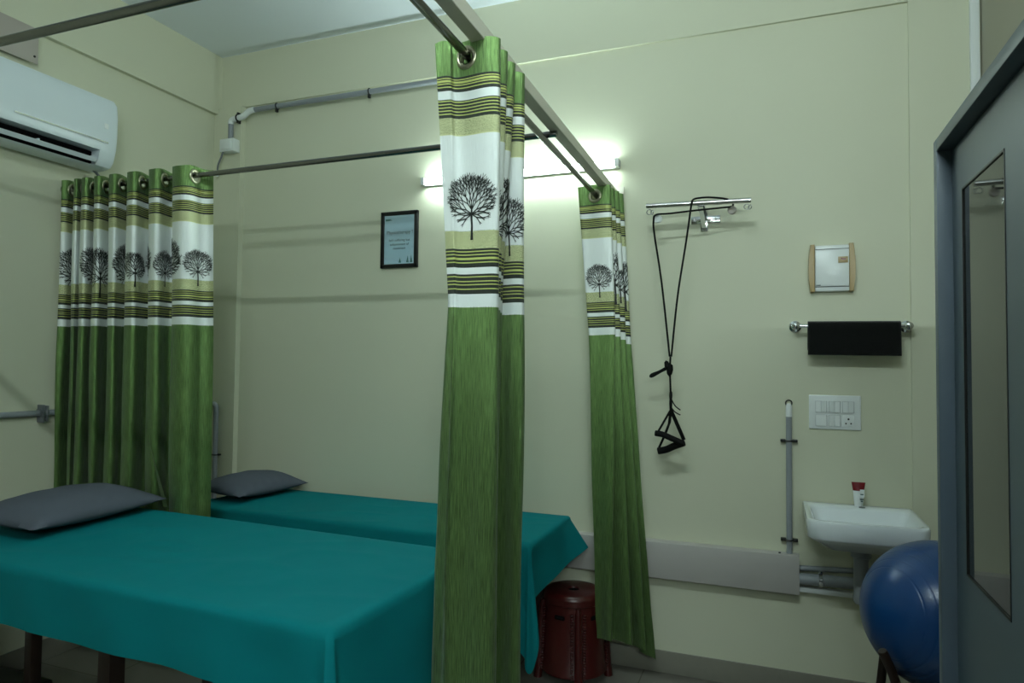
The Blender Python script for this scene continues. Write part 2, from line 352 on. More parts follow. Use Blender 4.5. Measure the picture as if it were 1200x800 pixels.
t = thing('pipe_casing', (-.6, 3.46, Z(-1.05)), 'long pale grey box casing low on the back wall, ending near the wash basin', 'casing')
m = MB(); m.box(-1.7, .125, 3.435, 3.5, Z(-1.05), Z(-.872), .003)
m.build('casing', M_DUCT, t)
for x in (-.66, .04):
    m = MB(); m.lathe([(0, .004), (.005, .004), (.006, 0)], (x, 3.465, Z(-.872)), (0, 0, 1), 12); m.build('screw', M_BLACK, t)
t = thing('drain_pipe', (.24, 3.45, Z(-.98)), 'thick horizontal grey waste pipe between the casing and the basin trap', 'pipe')
m = MB(); m.tube([(.125, 3.455, Z(-.978)), (.36, 3.455, Z(-.972))], .026, 20); m.build('pipe', M_PVC, t)
m = MB(); m.lathe([(.026, -.008), (.029, -.008), (.029, .008), (.026, .008)], (.215, 3.455, Z(-.976)), (1, 0, 0), 20); m.box(.206, .224, 3.475, 3.5, Z(-1.01), Z(-.94), .002); m.build('clamp', M_CHROME, t, label='shiny metal clamp')
tag(MB().tube([(.125, 3.475, Z(-.934)), (.42, 3.475, Z(-.918))], .0125, 14).build('supply_pipe', M_PVC, base=(.27, 3.475, Z(-.93))), 'thin grey pipe running just above the thick waste pipe', 'pipe')
tag(MB().box(.12, .36, 3.465, 3.5, Z(-1.043), Z(-1.020), .003).build('cable_channel', M_WPLA, base=(.24, 3.48, Z(-1.03))), 'white channel strip running just below the thick waste pipe', 'channel')

# ------------------------------------------------------------------ wash basin
t = thing('wash_basin', (.365, 3.28, Z(-.70)), 'white ceramic wash basin on the back wall beside the blue ball', 'wash basin')
bx0, bx1, by0, by1, zt = .14, .592, 3.055, 3.488, Z(-.622)
def rrect(x0, x1, y0, y1, rf, rb, n=6):
    out = []
    for cx, cy, a0, r in ((x0+rf, y0+rf, PI, rf), (x1-rf, y0+rf, 1.5*PI, rf), (x1-rb, y1-rb, 0, rb), (x0+rb, y1-rb, .5*PI, rb)):
        for k in range(n+1):
            a = a0+.5*PI*k/n; out.append((cx+r*math.cos(a), cy+r*math.sin(a)))
    return out
m = MB()
loops = []
def sc_loop(ins, z, rf, rb, fr=0, bk=0):
    return [(x, y, z) for x, y in rrect(bx0+ins, bx1-ins, by0+ins+fr, by1-bk, rf, rb)]
loops.append(sc_loop(.12, zt-.165, .05, .02, .10, .02))
loops.append(sc_loop(.075, zt-.145, .06, .01, .05, .005))
loops.append(sc_loop(.035, zt-.105, .06, .006, .02))
loops.append(sc_loop(.012, zt-.085, .055, .004))
loops.append(sc_loop(.004, zt-.075, .055, .004))
loops.append(sc_loop(0, zt-.012, .055, .004))
loops.append(sc_loop(.004, zt-.002, .055, .006))
loops.append(sc_loop(.012, zt, .052, .01, 0, .008))
loops.append(sc_loop(.024, zt-.002, .048, .03, 0, .085))
loops.append(sc_loop(.032, zt-.012, .046, .03, 0, .095))
loops.append(sc_loop(.055, zt-.075, .05, .04, .01, .11))
loops.append(sc_loop(.10, zt-.10, .05, .05, .04, .14))
rings = [[m.bm.verts.new(p) for p in l] for l in loops]
for A, B in zip(rings, rings[1:]):
    n = len(A)
    for k in range(n): m.bm.faces.new((A[k], A[(k+1) % n], B[(k+1) % n], B[k]))
m.bm.faces.new(rings[0]); m.bm.faces.new(rings[-1][::-1])
m.build('basin', M_SINK, t, angle=50)
m = MB(); m.lathe([(0, .003), (.012, .003), (.013, 0)], (.385, 3.425, zt-.001), (0, 0, 1), 16); m.build('tap_hole_plug', M_PVCD, t)
m = MB(); m.lathe([(.02, .0), (.02, -.012), (.04, -.012), (.042, -.05), (.034, -.055), (.03, -.07), (.03, -.21), (.033, -.225), (.033, -.245), (.026, -.255), (0, -.255)], (.372, 3.36, Z(-.775)), (0, 0, 1), 24)
m.tube([(.372, 3.36, Z(-.972)), (.372, 3.455, Z(-.972))], .024, 16)
m.build('trap', M_PVC, t, label='grey plastic bottle trap')
m = MB(); m.lathe([(.02, 0), (.02, .03)], (.372, 3.36, Z(-.79)), (0, 0, 1), 18); m.build('drain_outlet', M_CHROME, t)

t = thing('cream_tube', (.374, 3.452, zt), 'small squeezed tube with dark red top and white body on the wash basin', 'tube')
def ptube(z0, z1, w0, w1, d0, d1, n=6):
    mm = MB()
    prof = []
    for i in range(n+1):
        f = i/n; prof.append((z0+(z1-z0)*f, w0+(w1-w0)*f, d0+(d1-d0)*f))
    rings = [[mm.bm.verts.new((.374+w*math.cos(a), 3.452+d*math.sin(a), z)) for a in [2*PI*k/24 for k in range(24)]] for z, w, d in prof]
    for A, B in zip(rings, rings[1:]):
        for k in range(24): mm.bm.faces.new((A[k], A[(k+1) % 24], B[(k+1) % 24], B[k]))
    mm.bm.faces.new(rings[0][::-1]); mm.bm.faces.new(rings[-1]); return mm
ptube(zt, zt+.012, .017, .018, .016, .016, 2).build('cap', M_WPLA, t)
ptube(zt+.012, zt+.07, .0185, .023, .0165, .012).build('body', M_WPLA, t)
ptube(zt+.07, zt+.108, .023, .0285, .012, .002).build('crimped_end', M_RED, t, label='dark red flared end')
m = MB(); m.box(.378, .396, 3.4335, 3.4355, zt+.044, zt+.078, .001); m.build('label_patch', M_WPLA, t)
m = MB()
for z, w in ((.056, .014), (.034, .016), (.025, .010)): m.box(.387-w/2-.001, .387+w/2-.002, 3.4325, 3.4345, zt+z-.002, zt+z+.0025)
m.build('printed_lines', M_INK, t)

# ------------------------------------------------------------------ tube lights
def batten(loc, n, label, L=1.165, group='tube lights', lamp=M_TUBE):
    x, y, z = loc; s = n
    t = thing('tube_light', loc, label, 'tube light', group)
    m = MB(); m.box(x-L/2, x+L/2, min(y, y+s*.022), max(y, y+s*.022), z-.022, z+.022, .004); m.build('housing', M_WPLA, t)
    m = MB(); m.tube([(x-L/2+.02, y+s*.036, z), (x+L/2-.02, y+s*.036, z)], .0145, 18); m.build('lamp_tube', lamp, t, label='glowing white tube')
    for e in (-1, 1):
        xe = x+e*(L/2-.011)
        m = MB(); m.box(xe-.011, xe+.011, min(y, y+s*.053), max(y, y+s*.053), z-.021, z+.021, .003); m.build('end_cap', M_WPLA, t)
batten((-1.318, 3.5, Z(1.066)), -1, 'lit white tube light on the back wall behind the curtain rods')
batten((.78, YF, Z(1.05)), 1, 'lit tube light on the wall opposite, behind the camera', 1.165, lamp=M_TUBE2)
# a third batten under the ceiling
t = thing('tube_light', (-.35, .12, ZC), 'lit tube light on the ceiling, above the camera', 'tube light', 'tube lights')
m = MB(); m.box(-.93, .23, .098, .142, ZC-.022, ZC, .004); m.build('housing', M_WPLA, t)
m = MB(); m.tube([(-.91, .12, ZC-.036), (.21, .12, ZC-.036)], .0145, 18); m.build('lamp_tube', M_TUBE3, t, label='glowing white tube')
for xe in (-.919, .219):
    m = MB(); m.box(xe-.011, xe+.011, .099, .141, ZC-.053, ZC, .003); m.build('end_cap', M_WPLA, t)

# ------------------------------------------------------------------ framed print
fx0, fx1, fz0, fz1, fy = -2.183, -1.934, Z(.572), Z(.909), 3.478
t = thing('picture_frame', ((fx0+fx1)/2, 3.5, fz0), 'black framed blue print with writing on the back wall', 'picture')
m = MB(); w = .022
for a in ((fx0, fx1, fz0, fz0+w), (fx0, fx1, fz1-w, fz1), (fx0, fx0+w, fz0, fz1), (fx1-w, fx1, fz0, fz1)): m.box(a[0], a[1], fy, 3.5, a[2], a[3], .003)
m.build('frame', M_FRAME, t)
m = MB(); m.box(fx0+w*.8, fx1-w*.8, 3.488, 3.498, fz0+w*.8, fz1-w*.8); pr = m.build('print', M_PRINT, t, smooth=False, label='pale blue sheet')
m = MB(); m.box(fx0+w*.8, fx1-w*.8, 3.4835, 3.4855, fz0+w*.8, fz1-w*.8); m.build('glass_pane', M_GLASS, t, smooth=False)
def lettering(txt, size, cx, y, cz, parent, material, name='lettering', face='-y'):
    cu = bpy.data.curves.new('txt', 'FONT'); cu.body = txt; cu.size = size; cu.align_x = 'CENTER'; cu.align_y = 'CENTER'; cu.extrude = .0003; cu.resolution_u = 3
    o = bpy.data.objects.new('txt', cu); COL.objects.link(o); bpy.context.view_layer.update()
    me = bpy.data.meshes.new_from_object(o.evaluated_get(bpy.context.evaluated_depsgraph_get()))
    bpy.data.objects.remove(o); bpy.data.curves.remove(cu)
    me.materials.clear(); me.materials.append(material)
    off = wloc(parent)
    for v in me.vertices: v.co = V((cx+v.co.x, y-v.co.z, cz+v.co.y))-off
    q = bpy.data.objects.new(name, me); COL.objects.link(q); q.parent = parent; return q
cx = (fx0+fx1)/2
lettering('Physiotherapy !', .0285, cx+.002, 3.4875, Z(.783), pr, M_INK)
lettering("Isn't suffering but", .0205, cx, 3.4875, Z(.737), pr, M_INK)
lettering('enhancement of', .0195, cx, 3.4875, Z(.712), pr, M_INK)
lettering('movement', .0195, cx, 3.4875, Z(.688), pr, M_INK)
for px, h in ((cx+.006, .030), (cx+.058, .042), (cx+.082, .046)):
    m = MB(); m.bm.faces.new([m.bm.verts.new(p) for p in ((px-.009, 3.4872, fz0+.03), (px+.009, 3.4872, fz0+.03), (px+.003, 3.4872, fz0+.03+h*.6), (px, 3.4872, fz0+.03+h), (px-.003, 3.4872, fz0+.03+h*.6))])
    m.build('printed_pine', M_PINE, pr, smooth=False)
m = MB(); m.bm.faces.new([m.bm.verts.new(p) for p in ((fx0+.03, 3.4872, fz1-.055), (fx0+.075, 3.4872, fz1-.052), (fx0+.06, 3.4872, fz1-.043), (fx0+.028, 3.4872, fz1-.043))])
m.build('printed_leaf', M_PINE, pr, smooth=False)

# ------------------------------------------------------------------ rods and beam
def rodz(y): return Z(.899-.0225*(y-1.2))
RX = -.81
t = thing('curtain_rail_beam', (-.772, 2.3, Z(.92)), 'pale painted square beam running to the back wall above the cross rod', 'beam')
m = MB()
ya, yb = 1.05, YP+.03
za, zb = Z(.932), Z(.885)
vs = [m.bm.verts.new(p) for p in ((-.795, ya, za), (-.75, ya, za), (-.75, ya, za+.045), (-.795, ya, za+.045), (-.795, yb, zb), (-.75, yb, zb), (-.75, yb, zb+.042), (-.795, yb, zb+.042))]
for q in ((0, 1, 2, 3), (7, 6, 5, 4), (0, 4, 5, 1), (1, 5, 6, 2), (2, 6, 7, 3), (3, 7, 4, 0)): m.bm.faces.new([vs[i] for i in q])
bmesh.ops.recalc_face_normals(m.bm, faces=m.bm.faces[:]); bmesh.ops.bevel(m.bm, geom=m.bm.edges[:], offset=.002, segments=1, affect='EDGES')
m.build('beam', M_BEAM, t)
m = MB(); m.box(-.83, -.715, 3.494, 3.5, Z(.865), Z(.945), .001); m.build('end_plate', M_BEAM, t)
def rod(p0, p1, label, fl=()):
    a, b = V(p0), V(p1)
    t = thing('curtain_rod', (a+b)/2, label, 'curtain rod', 'steel curtain rods')
    MB().tube([a, b], .0125, 20).build('rod', M_STEEL, t)
    for c, ax in fl:
        m = MB(); m.lathe([(0, .0), (.03, 0), (.03, .004), (.016, .008), (.0155, .03), (.0125, .03)], c, ax, 24); m.build('flange', M_CHROME, t)
rod((RX, 1.1, rodz(1.1)), (RX, 3.498, rodz(3.498)), 'steel curtain rod beside the beam, running to the back wall over the bed feet', [((RX, 3.4995, rodz(3.49)), (0, -1, 0))])
R2 = 2.46
rod((XL+.001, R2, Z(.898)), (-.765, R2, Z(.893)), 'steel curtain rod from the left wall to the beam, between the two beds', [((XL+.0005, R2, Z(.898)), (1, 0, 0))])
rod((XL+.001, 1.22, Z(.892)), (-.80, 1.22, Z(.884)), 'nearest steel curtain rod, at the top left in front of the air conditioner', [((XL+.0005, 1.22, Z(.892)), (1, 0, 0))])

# ------------------------------------------------------------------ curtains
class Cloth:
    def __init__(s, levels, ztop, length, along, wr=.004, seed=0, k=.6, drop=None, bul=.006):
        s.bul = bul
        s.lv = levels; s.zt = ztop; s.len = length; s.al = along; s.n = len(levels[0][1])-1; s.k = k; s.wr = wr; s.seed = seed; s.drop = drop
        s.N = 14; q = [s.plan(0.0, i/s.N) for i in range(s.n*s.N+1)]
        s.u = [0]
        for a, b in zip(q, q[1:]): s.u.append(s.u[-1]+(a-b).length)
    def pts(s, d):
        L = s.lv
        if d <= L[0][0]: return L[0][1]
        for (d0, p0), (d1, p1) in zip(L, L[1:]):
            if d <= d1:
                f = (d-d0)/(d1-d0); f = f*f*(3-2*f) if len(L) == 2 else f
                return [(a[0]+(b[0]-a[0])*f, a[1]+(b[1]-a[1])*f) for a, b in zip(p0, p1)]
        return L[-1][1]
    def plan(s, d, t):
        P = s.pts(d); i = min(int(t), s.n-1); f = t-i
        A, B = V((P[i][0], P[i][1], 0)), V((P[i+1][0], P[i+1][1], 0))
        fa = f+s.k*math.sin(2*PI*f)/(2*PI); fc = .5-.5*math.cos(PI*f)
        e = s.bul*math.sin(2*PI*f)      # the cloth rounds out at every turn
        if s.al == 'x': return V((A.x+(B.x-A.x)*fa+e, A.y+(B.y-A.y)*fc, 0))
        return V((A.x+(B.x-A.x)*fc, A.y+(B.y-A.y)*fa+(e if abs(B.x-A.x) > .06 else 0), 0))
    def tu(s, u):
        """cloth metres -> path parameter"""
        u = max(0, min(u, s.u[-1]))
        lo = 0
        while lo < len(s.u)-2 and s.u[lo+1] < u: lo += 1
        return (lo+(u-s.u[lo])/max(1e-9, s.u[lo+1]-s.u[lo]))/s.N
    def at(s, u, d):
        t = s.tu(u); p = s.plan(d, t)
        g = min(1, d/.5)
        w = noise.noise(V((u*9+s.seed, d*1.6, s.seed)))*s.wr*(.3+2*g*d/2) + noise.noise(V((u*30, d*3.1, s.seed+5)))*.0016*g
        q = s.plan(d, min(s.n, t+.01))-s.plan(d, max(0, t-.01)); nrm = V((-q.y, q.x, 0)).normalized() if q.length > 1e-9 else V((0, 0, 0))
        p = p+nrm*w
        f = s.drop(t)*min(1, d/s.len) if s.drop else 0
        dip = .004*math.cos(2*PI*t)*max(0, 1-d/.15)
        return V((p.x, p.y, s.zt(p)-d-f-dip))
    def nrm(s, u, d):
        a = s.at(u+.002, d)-s.at(u-.002, d); b = s.at(u, d+.002)-s.at(u, max(0, d-.002)); n = a.cross(b)
        return n.normalized() if n.length > 0 else V((0, 0, 1))

def tree_segments(seed):
    """unit tree: base at (0,0), crown top at y = 1; list of (x0,y0,x1,y1,w0,w1)"""
    rnd = random.Random(seed); S = []
    cx, cy, rx, ry = 0, .60, .40, .40
    tr = [(0, 0, .052), (0, .08, .040), (.004, .2, .034), (-.003, .30, .036), (0, .42, .030)]
    for a, b in zip(tr, tr[1:]): S.append((a[0], a[1], b[0], b[1], a[2], b[2]))
    def grow(x, y, ang, ln, w, dep):
        x1, y1 = x+math.sin(ang)*ln, y+math.cos(ang)*ln
        inside = ((x1-cx)/rx)**2+((y1-cy)/ry)**2
        if inside > 1.0:
            k = .6; x1, y1 = x+math.sin(ang)*ln*k, y+math.cos(ang)*ln*k
            S.append((x, y, x1, y1, w, w*.5)); return
        S.append((x, y, x1, y1, w, w*.85))
        if dep == 0: return
        sp = .30+.10*rnd.random()
        for sg in (-1, 1): grow(x1, y1, ang+sg*sp*(.75+.35*rnd.random()), ln*(.80+.18*rnd.random()), w*.86, dep-1)
    for i, a in enumerate((-122, -98, -76, -56, -37, -18, 0, 18, 37, 56, 76, 98, 122)):
        y0 = .40+(.05 if abs(a) < 50 else -.01)
        grow(0, y0-.03, math.radians(a)*1.0, .092+.02*rnd.random(), .017, 5)
    return S

def curtain(name, cl, label, rings, trees, free_rows=70, flap=None):
    b0 = cl.at(cl.u[-1]/2, 0)
    t = thing(name, (b0.x, b0.y, cl.zt(b0)-cl.len), label, 'curtain', 'green tree-print eyelet curtains')
    m = MB(); bm = m.bm; uvl = bm.loops.layers.uv.new('UVMap')
    ds = [i*.011 for i in range(10)]; 
    while ds[-1] < cl.len-.001: ds.append(min(cl.len, ds[-1]+(.028 if ds[-1] > .11 else .011)))
    us = cl.u; G = [[bm.verts.new(cl.at(u, d)) for d in ds] for u in us]
    cen = []
    for tt, zc in rings:
        lo = min(range(int(tt)*60, int(tt)*60+61), key=lambda i: abs((cl.plan(.045, i/60).x-RX) if cl.al == 'y' else (cl.plan(.045, i/60).y-R2)))
        tp = lo/60; i = min(int(tp*cl.N), len(us)-2); u = us[i]+(us[i+1]-us[i])*(tp*cl.N-i)
        cen.append((u, zc))
    for i in range(len(us)-1):
        for j in range(len(ds)-1):
            uc, dc = (us[i]+us[i+1])/2, (ds[j]+ds[j+1])/2
            if any((uc-u)**2+(dc-z)**2 < .0235**2 for u, z in cen): continue
            f = bm.faces.new((G[i][j], G[i+1][j], G[i+1][j+1], G[i][j+1]))
            for l, (a, b) in zip(f.loops, ((us[i], ds[j]), (us[i+1], ds[j]), (us[i+1], ds[j+1]), (us[i], ds[j+1]))): l[uvl].uv = (a, b)
    for k, (u0, h, d0) in enumerate(trees):
        S = tree_segments(k % 3)
        for sgn in (1, -1):
            for x0, y0, x1, y1, w0, w1 in S:
                dx, dy = x1-x0, y1-y0; ln = math.hypot(dx, dy); nx, ny = -dy/ln, dx/ln
                steps = 2 if ln*h > .012 else 1; prev = None
                for q in range(steps+1):
                    f = q/steps; w = w0+(w1-w0)*f; row = []
                    for e in (-1, 1):
                        uu = u0+(x0+dx*f+e*nx*w*.5)*h; dd = d0-(y0+dy*f+e*ny*w*.5)*h
                        if uu < 0 or uu > us[-1]: row = None; break
                        row.append(bm.verts.new(cl.at(uu, dd)+cl.nrm(uu, dd)*.0022*sgn))
                    if row is None: break
                    if prev:
                        fc = bm.faces.new((prev[0], prev[1], row[1], row[0])); fc.material_index = 1
                    prev = row
    if flap:
        g = [bm.verts.new(p) for p in flap]
        for i in range(0, len(g)-2, 2):
            f = bm.faces.new((g[i], g[i+1], g[i+3], g[i+2])) 
            for l in f.loops: l[uvl].uv = (l.vert.co.x*2, 1.5+l.vert.co.z*.1)
    m.build('fabric', [M_CURT, M_TREE], t, angle=80, fix=False)
    for u, z in cen:
        c = cl.at(u, z); n = cl.nrm(u, z)
        mm = MB(); mm.torus(c, n, .0275, .0078, 30, 10, .55); mm.build('grommet', M_RING, t)
    return t

# near curtain, bunched on the rod that runs to the back wall
T0 = [(-.897, 1.700), (-.852, 1.712), (-.708, 1.735), (-.885, 1.775), (-.716, 1.812), (-.88, 1.85), (-.722, 1.89), (-.875, 1.925), (-.718, 1.965)]
T1 = [(-.850, 1.715), (-.828, 1.712), (-.708, 1.745), (-.875, 1.782), (-.735, 1.818), (-.87, 1.85), (-.755, 1.89), (-.80, 1.935), (-.714, 1.966)]
T2 = [(-.895, 1.738), (-.842, 1.700), (-.708, 1.750), (-.88, 1.79), (-.765, 1.825), (-.87, 1.855), (-.775, 1.895), (-.80, 1.938), (-.713, 1.967)]
cl = Cloth([(0, T0), (.75, T1), (1.5, T2), (2.25, T2)], lambda p: rodz(p.y)+.037, 2.25, 'y', .006, 3)
s = lambda i, f: cl.u[int((i+f)*cl.N)]
curtain('curtain', cl, 'nearest green curtain, bunched at the foot of the near bed', [(i, .047) for i in range(1, 8)],
        [(s(1, .48), .205, .572), (s(3, .80), .19, .60), (s(5, .80), .27, .60), (s(7, .6), .2, .58)])
# far curtain, at the back wall
F0 = [(-.895, 3.238), (-.732, 3.255), (-.885, 3.305), (-.728, 3.325), (-.88, 3.36), (-.718, 3.385), (-.875, 3.415), (-.708, 3.445)]
F1 = [(-.832, 3.225), (-.70, 3.235), (-.83, 3.295), (-.69, 3.31), (-.81, 3.35), (-.675, 3.37), (-.80, 3.41), (-.662, 3.43)]
F2 = [(-.775, 3.195), (-.70, 3.17), (-.735, 3.245), (-.615, 3.215), (-.655, 3.30), (-.555, 3.27), (-.60, 3.36), (-.52, 3.33)]
cl = Cloth([(0, F0), (.75, F1), (2.24, F2)], lambda p: rodz(3.3)+.045, 2.24, 'y', .005, 11, drop=lambda t: -.055+.125*(t/7)**2+.006*math.cos(t*PI))
s = lambda i, f: cl.u[int((i+f)*cl.N)]
curtain('curtain', cl, 'far green curtain against the back wall, behind the maroon stool', [(i, .057) for i in range(7)],
        [(s(0, .55), .185, .575), (s(2, .85), .27, .60), (s(4, .8), .19, .58), (s(6, .8), .27, .6)])
# left curtain, on the rod between the beds
xs = [-3.43, -3.41, -3.32, -3.36, -3.26, -3.27, -3.17, -3.18, -3.06, -3.07, -2.93, -2.92, -2.785, -2.765, -2.635, -2.53]
L0 = [(x, 2.405 if i % 2 == 0 else 2.52) for i, x in enumerate(xs)]
amp = [.9, .8, 1, .9, .75, 1, .9, 1]
L1 = [(-3.46+(x+3.46)*1.06, (2.462-.055*amp[i//2]) if i % 2 == 0 else 2.462+.052*amp[i//2]) for i, x in enumerate(xs)]
cl = Cloth([(0, L0), (.76, [(x*.5+y*.5, a*.5+b*.5) for (x, a), (y, b) in zip(L0, L1)]), (2.22, L1)], lambda p: Z(.898)+.04, 2.22, 'x', .007, 23, k=.5, bul=.011)
s = lambda i, f: cl.u[int((i+f)*cl.N)]
flap = []
for i in range(9):
    f = i/8
    flap += [V((-2.765+.10*f, 2.403, Z(-.38-.30*f))), V((-2.763+.10*f+.028*f**.8, 2.399+.004*f, Z(-.38-.30*f)))]
curtain('curtain', cl, 'wide green curtain at the left wall, drawn between the heads of the two beds', [(i, .05) for i in range(0, 15, 2)],
        [(s(0, .7), .27, .60), (s(2, .8), .19, .58), (s(4, .7), .27, .60), (s(6, .35), .27, .62), (s(8, .8), .28, .61), (s(10, .25), .19, .575), (s(11, .4), .27, .60), (s(12, .5), .185, .573), (s(13, .6), .28, .60), (s(14, .62), .19, .575)], flap=flap)

# ------------------------------------------------------------------ beds, sheets, pillows
def bed(F, ang, W, L, zt, fh, label_bed, label_sheet, front, foot, back, tail_f, tail_b, legs, seed, flare=.16, tilt=0.0):
    """F: foot-front corner; ang: turn about it; the length runs to -x (head), the width to +y"""
    R = Matrix.Translation(V((F[0], F[1], 0))) @ Matrix.Rotation(ang, 4, 'Z')
    c = R @ V((-L/2, W/2, 0))
    t = thing('treatment_bed', (c.x, c.y, 0), label_bed, 'bed', 'treatment beds')
    i = .02
    MB().box(-L+i, -i, i, W-i, zt-.085, zt-.006, .02, 3).build('mattress', M_MATT, t, xform=R)
    m = MB(); m.box(-L+.03, -.03, .03, .07, zt-.16, zt-.087, .004); m.box(-L+.03, -.03, W-.10, W-.06, zt-.16, zt-.087, .004)
    m.box(-L+.03, -L+.07, .07, W-.07, zt-.16, zt-.087, .004); m.box(-.07, -.03, .07, W-.07, zt-.16, zt-.087, .004); m.build('frame', M_WOOD, t, xform=R)
    for x, y, w in legs: MB().box(x-w/2, x+w/2, y-w/2, y+w/2, 0, zt-.1, .004).build('leg', M_WOOD, t, xform=R)
    # cloth
    m = MB(); r = .018
    def wob(x, y): return noise.noise(V((x*3.1, y*3.1, seed)))*.0035+(1-abs(noise.noise(V((x*2.2+y*3, y*5-x*2, seed+9)))))**8*.004+noise.noise(V((x*9, y*9, seed+3)))*.0012
    def prof(o, wv, fl):
        th = min(o/r, PI/2); out = r*math.sin(th); dn = r*(1-math.cos(th))
        e = max(0, o-r*PI/2); return out+fl*e+wv*min(1, e/.08), dn+e
    def top(u, v):
        x, y = -L+L*u, W*v; return V((x, y, zt+wob(x, y)*min(1, min(-x, y, W-y)/.03)))
    m.grid(top, 64, 36)
    def wave(q, e): return (.005*math.sin(q*17+seed)+.008*noise.noise(V((q*5, e*4, seed))))
    def hang(P, D, q, o, total, fl):
        ou, dn = prof(o, wave(q, o), fl); return P+D*ou-V((0, 0, dn))
    def fr(u, v):
        x = -L+L*u; tot = front(x); return hang(V((x, 0, zt)), V((0, -1, 0)), x, tot*v, tot, .03)
    m.grid(fr, 64, 16)
    def ft(u, v):
        y = W*u; tot = foot(u); o = tot*v; fl = .05+flare*u*u; return hang(V((0, y, zt)), V((1, 0, 0)), y+7, o, tot, fl)
    m.grid(ft, 36, 16)
    def bk(u, v):
        x = -L+L*u; return hang(V((x, W, zt)), V((0, 1, 0)), x, back*v, back, 0)
    m.grid(bk, 64, 6)
    def corner(P, d1, d2, h1, h2, tail, fl1, fl2, bulge, q1, q2):
        def fn(u, v):
            ph = u*PI/2; k = math.sin(2*ph)
            tot = h1*(1-u)+h2*u+tail*k
            o = tot*v; D = d1*math.cos(ph)+d2*math.sin(ph)
            fl = fl1*(1-u)+fl2*u+bulge*k*(.5+.5*math.cos(4*ph)) + bulge*.6*k
            ou, dn = prof(o, wave(q1, o)*(1-u)+wave(q2, o)*u, fl)
            return P+D*ou-V((0, 0, dn))
        m.grid(fn, 22, 16)
    corner(V((0, 0, zt)), V((0, -1, 0)), V((1, 0, 0)), front(0), foot(0), tail_f, .03, .05, .12, 0, 7)
    corner(V((0, W, zt)), V((1, 0, 0)), V((0, 1, 0)), foot(1), back, tail_b, .05+flare, 0, .06, W+7, 0)
    s = m.build('bed_sheet', M_TEAL, None, base=(c.x, c.y, zt), xform=R, weld=.0004, angle=75)
    tag(s, label_sheet, 'bed sheet', 'teal bed sheets')
zn, zf = Z(-.688), Z(-.78)
bed((-1.073, 1.497), math.radians(-2.4), .80, 1.98, zn, 0, 'nearer treatment bed on dark wooden legs, mostly hidden by its sheet', 'teal sheet on the nearer bed, hanging low at its foot',
    lambda x: .205+.55*max(0, min(1, (x+.95)/.9))**1.5*0+.12*max(0, (x+.36)/.36), lambda u: .33+.04*math.sin(u*5), .06, .22, .05,
    [(-1.14, .24, .062), (-.14, .1, .062), (-1.86, .1, .062), (-1.14, .70, .062), (-.14, .70, .062), (-1.74, .70, .062), (-1.77, .36, .045)], 1.7, .05)
bed((-.995, 2.83), math.radians(-.6), .588, 1.98, zf, 0, 'farther treatment bed along the back wall, mostly hidden by its sheet', 'teal sheet on the farther bed, along the back wall',
    lambda x: .24+.26*max(0, min(1, (x+.25)/.25)), lambda u: .26-.10*u, .04, .14, .03,
    [(-.12, .1, .05), (-.12, .53, .05), (-1.86, .1, .05), (-1.86, .53, .05)], 4.2, .68)

def pillow(c, ang, hx, hy, th, tiltx, label):
    m = MB()
    def fn(side):
        def f(u, v):
            a, b = 2*u-1, 2*v-1
            x = a*hx*(1-.07*(1-b*b)*abs(a)**3)*(1-.0*abs(b)); y = b*hy*(1-.05*(1-a*a)*abs(b)**3)
            e = max(0, (1-a**2))**.55*max(0, (1-b**2))**.55
            h = th*e
            wr = noise.noise(V((x*9, y*9, c[0])))*.008*e+.010*math.sin(b*24+a*6)*max(0, abs(a)-.55)*e*1.4
            return V((x, y, (h*.62 if side > 0 else -h*.38)+wr*(1 if side > 0 else .4)))
        return f
    m.grid(fn(1), 40, 52); m.grid(fn(-1), 40, 52)
    R = Matrix.Translation(V(c)) @ Matrix.Rotation(ang, 4, 'Z') @ Matrix.Rotation(tiltx, 4, 'Y')
    o = m.build('pillow', M_PILLOW, None, base=c, xform=R, weld=.0004, angle=80)
    return tag(o, label, 'pillow', 'grey pillows')
pillow((-2.80, 2.05, zn+.062), math.radians(4), .20, .325, .135, math.radians(3), 'grey pillow on the nearer bed, in front of the wide curtain')
pillow((-2.86, 3.21, zf+.058), math.radians(-6), .19, .262, .125, math.radians(3), 'grey pillow on the farther bed, in the back left corner')

# step under the near bed
t = thing('step_stool', (-3.2, 1.95, 0), 'low dark step on the floor under the head of the nearer bed', 'step')
m = MB(); m.box(-3.48, -2.95, 1.78, 2.11, .10, .13, .012, 3); m.build('tread', M_BLACK, t)
for x in (-3.43, -3.02):
    m = MB(); m.box(x-.02, x+.02, 1.82, 2.07, 0, .102, .004); m.build('leg', M_BLACK, t)

# ------------------------------------------------------------------ plastic stool
sx, sy, sr, sh = -.915, 3.29, .150, .425
t = thing('plastic_stool', (sx, sy, 0), 'maroon plastic stool under the foot of the farther bed', 'stool')
m = MB(); m.lathe([(.028, sh-.006), (.030, sh), (sr-.03, sh+.002), (sr-.012, sh-.002), (sr-.002, sh-.012), (sr, sh-.022), (sr, sh-.045), (sr-.008, sh-.05), (sr-.02, sh-.052)], (sx, sy, 0), (0, 0, 1), 56)
m.build('seat', M_STOOL, t)
m = MB(); m.lathe([(0, sh-.012), (.030, sh-.008)], (sx, sy, 0), (0, 0, 1), 24); m.build('finger_hole', M_DARK, t, label='dark hole in the middle of the seat')
m = MB(); m.lathe([(sr-.007, sh-.048), (sr-.004, sh-.1), (sr+.008, .07), (sr+.014, .062), (sr+.014, .05), (sr+.004, .05), (sr-.002, .07), (sr-.014, sh-.06)], (sx, sy, 0), (0, 0, 1), 56); m.build('skirt', M_STOOL, t)
a0 = math.radians(-66)
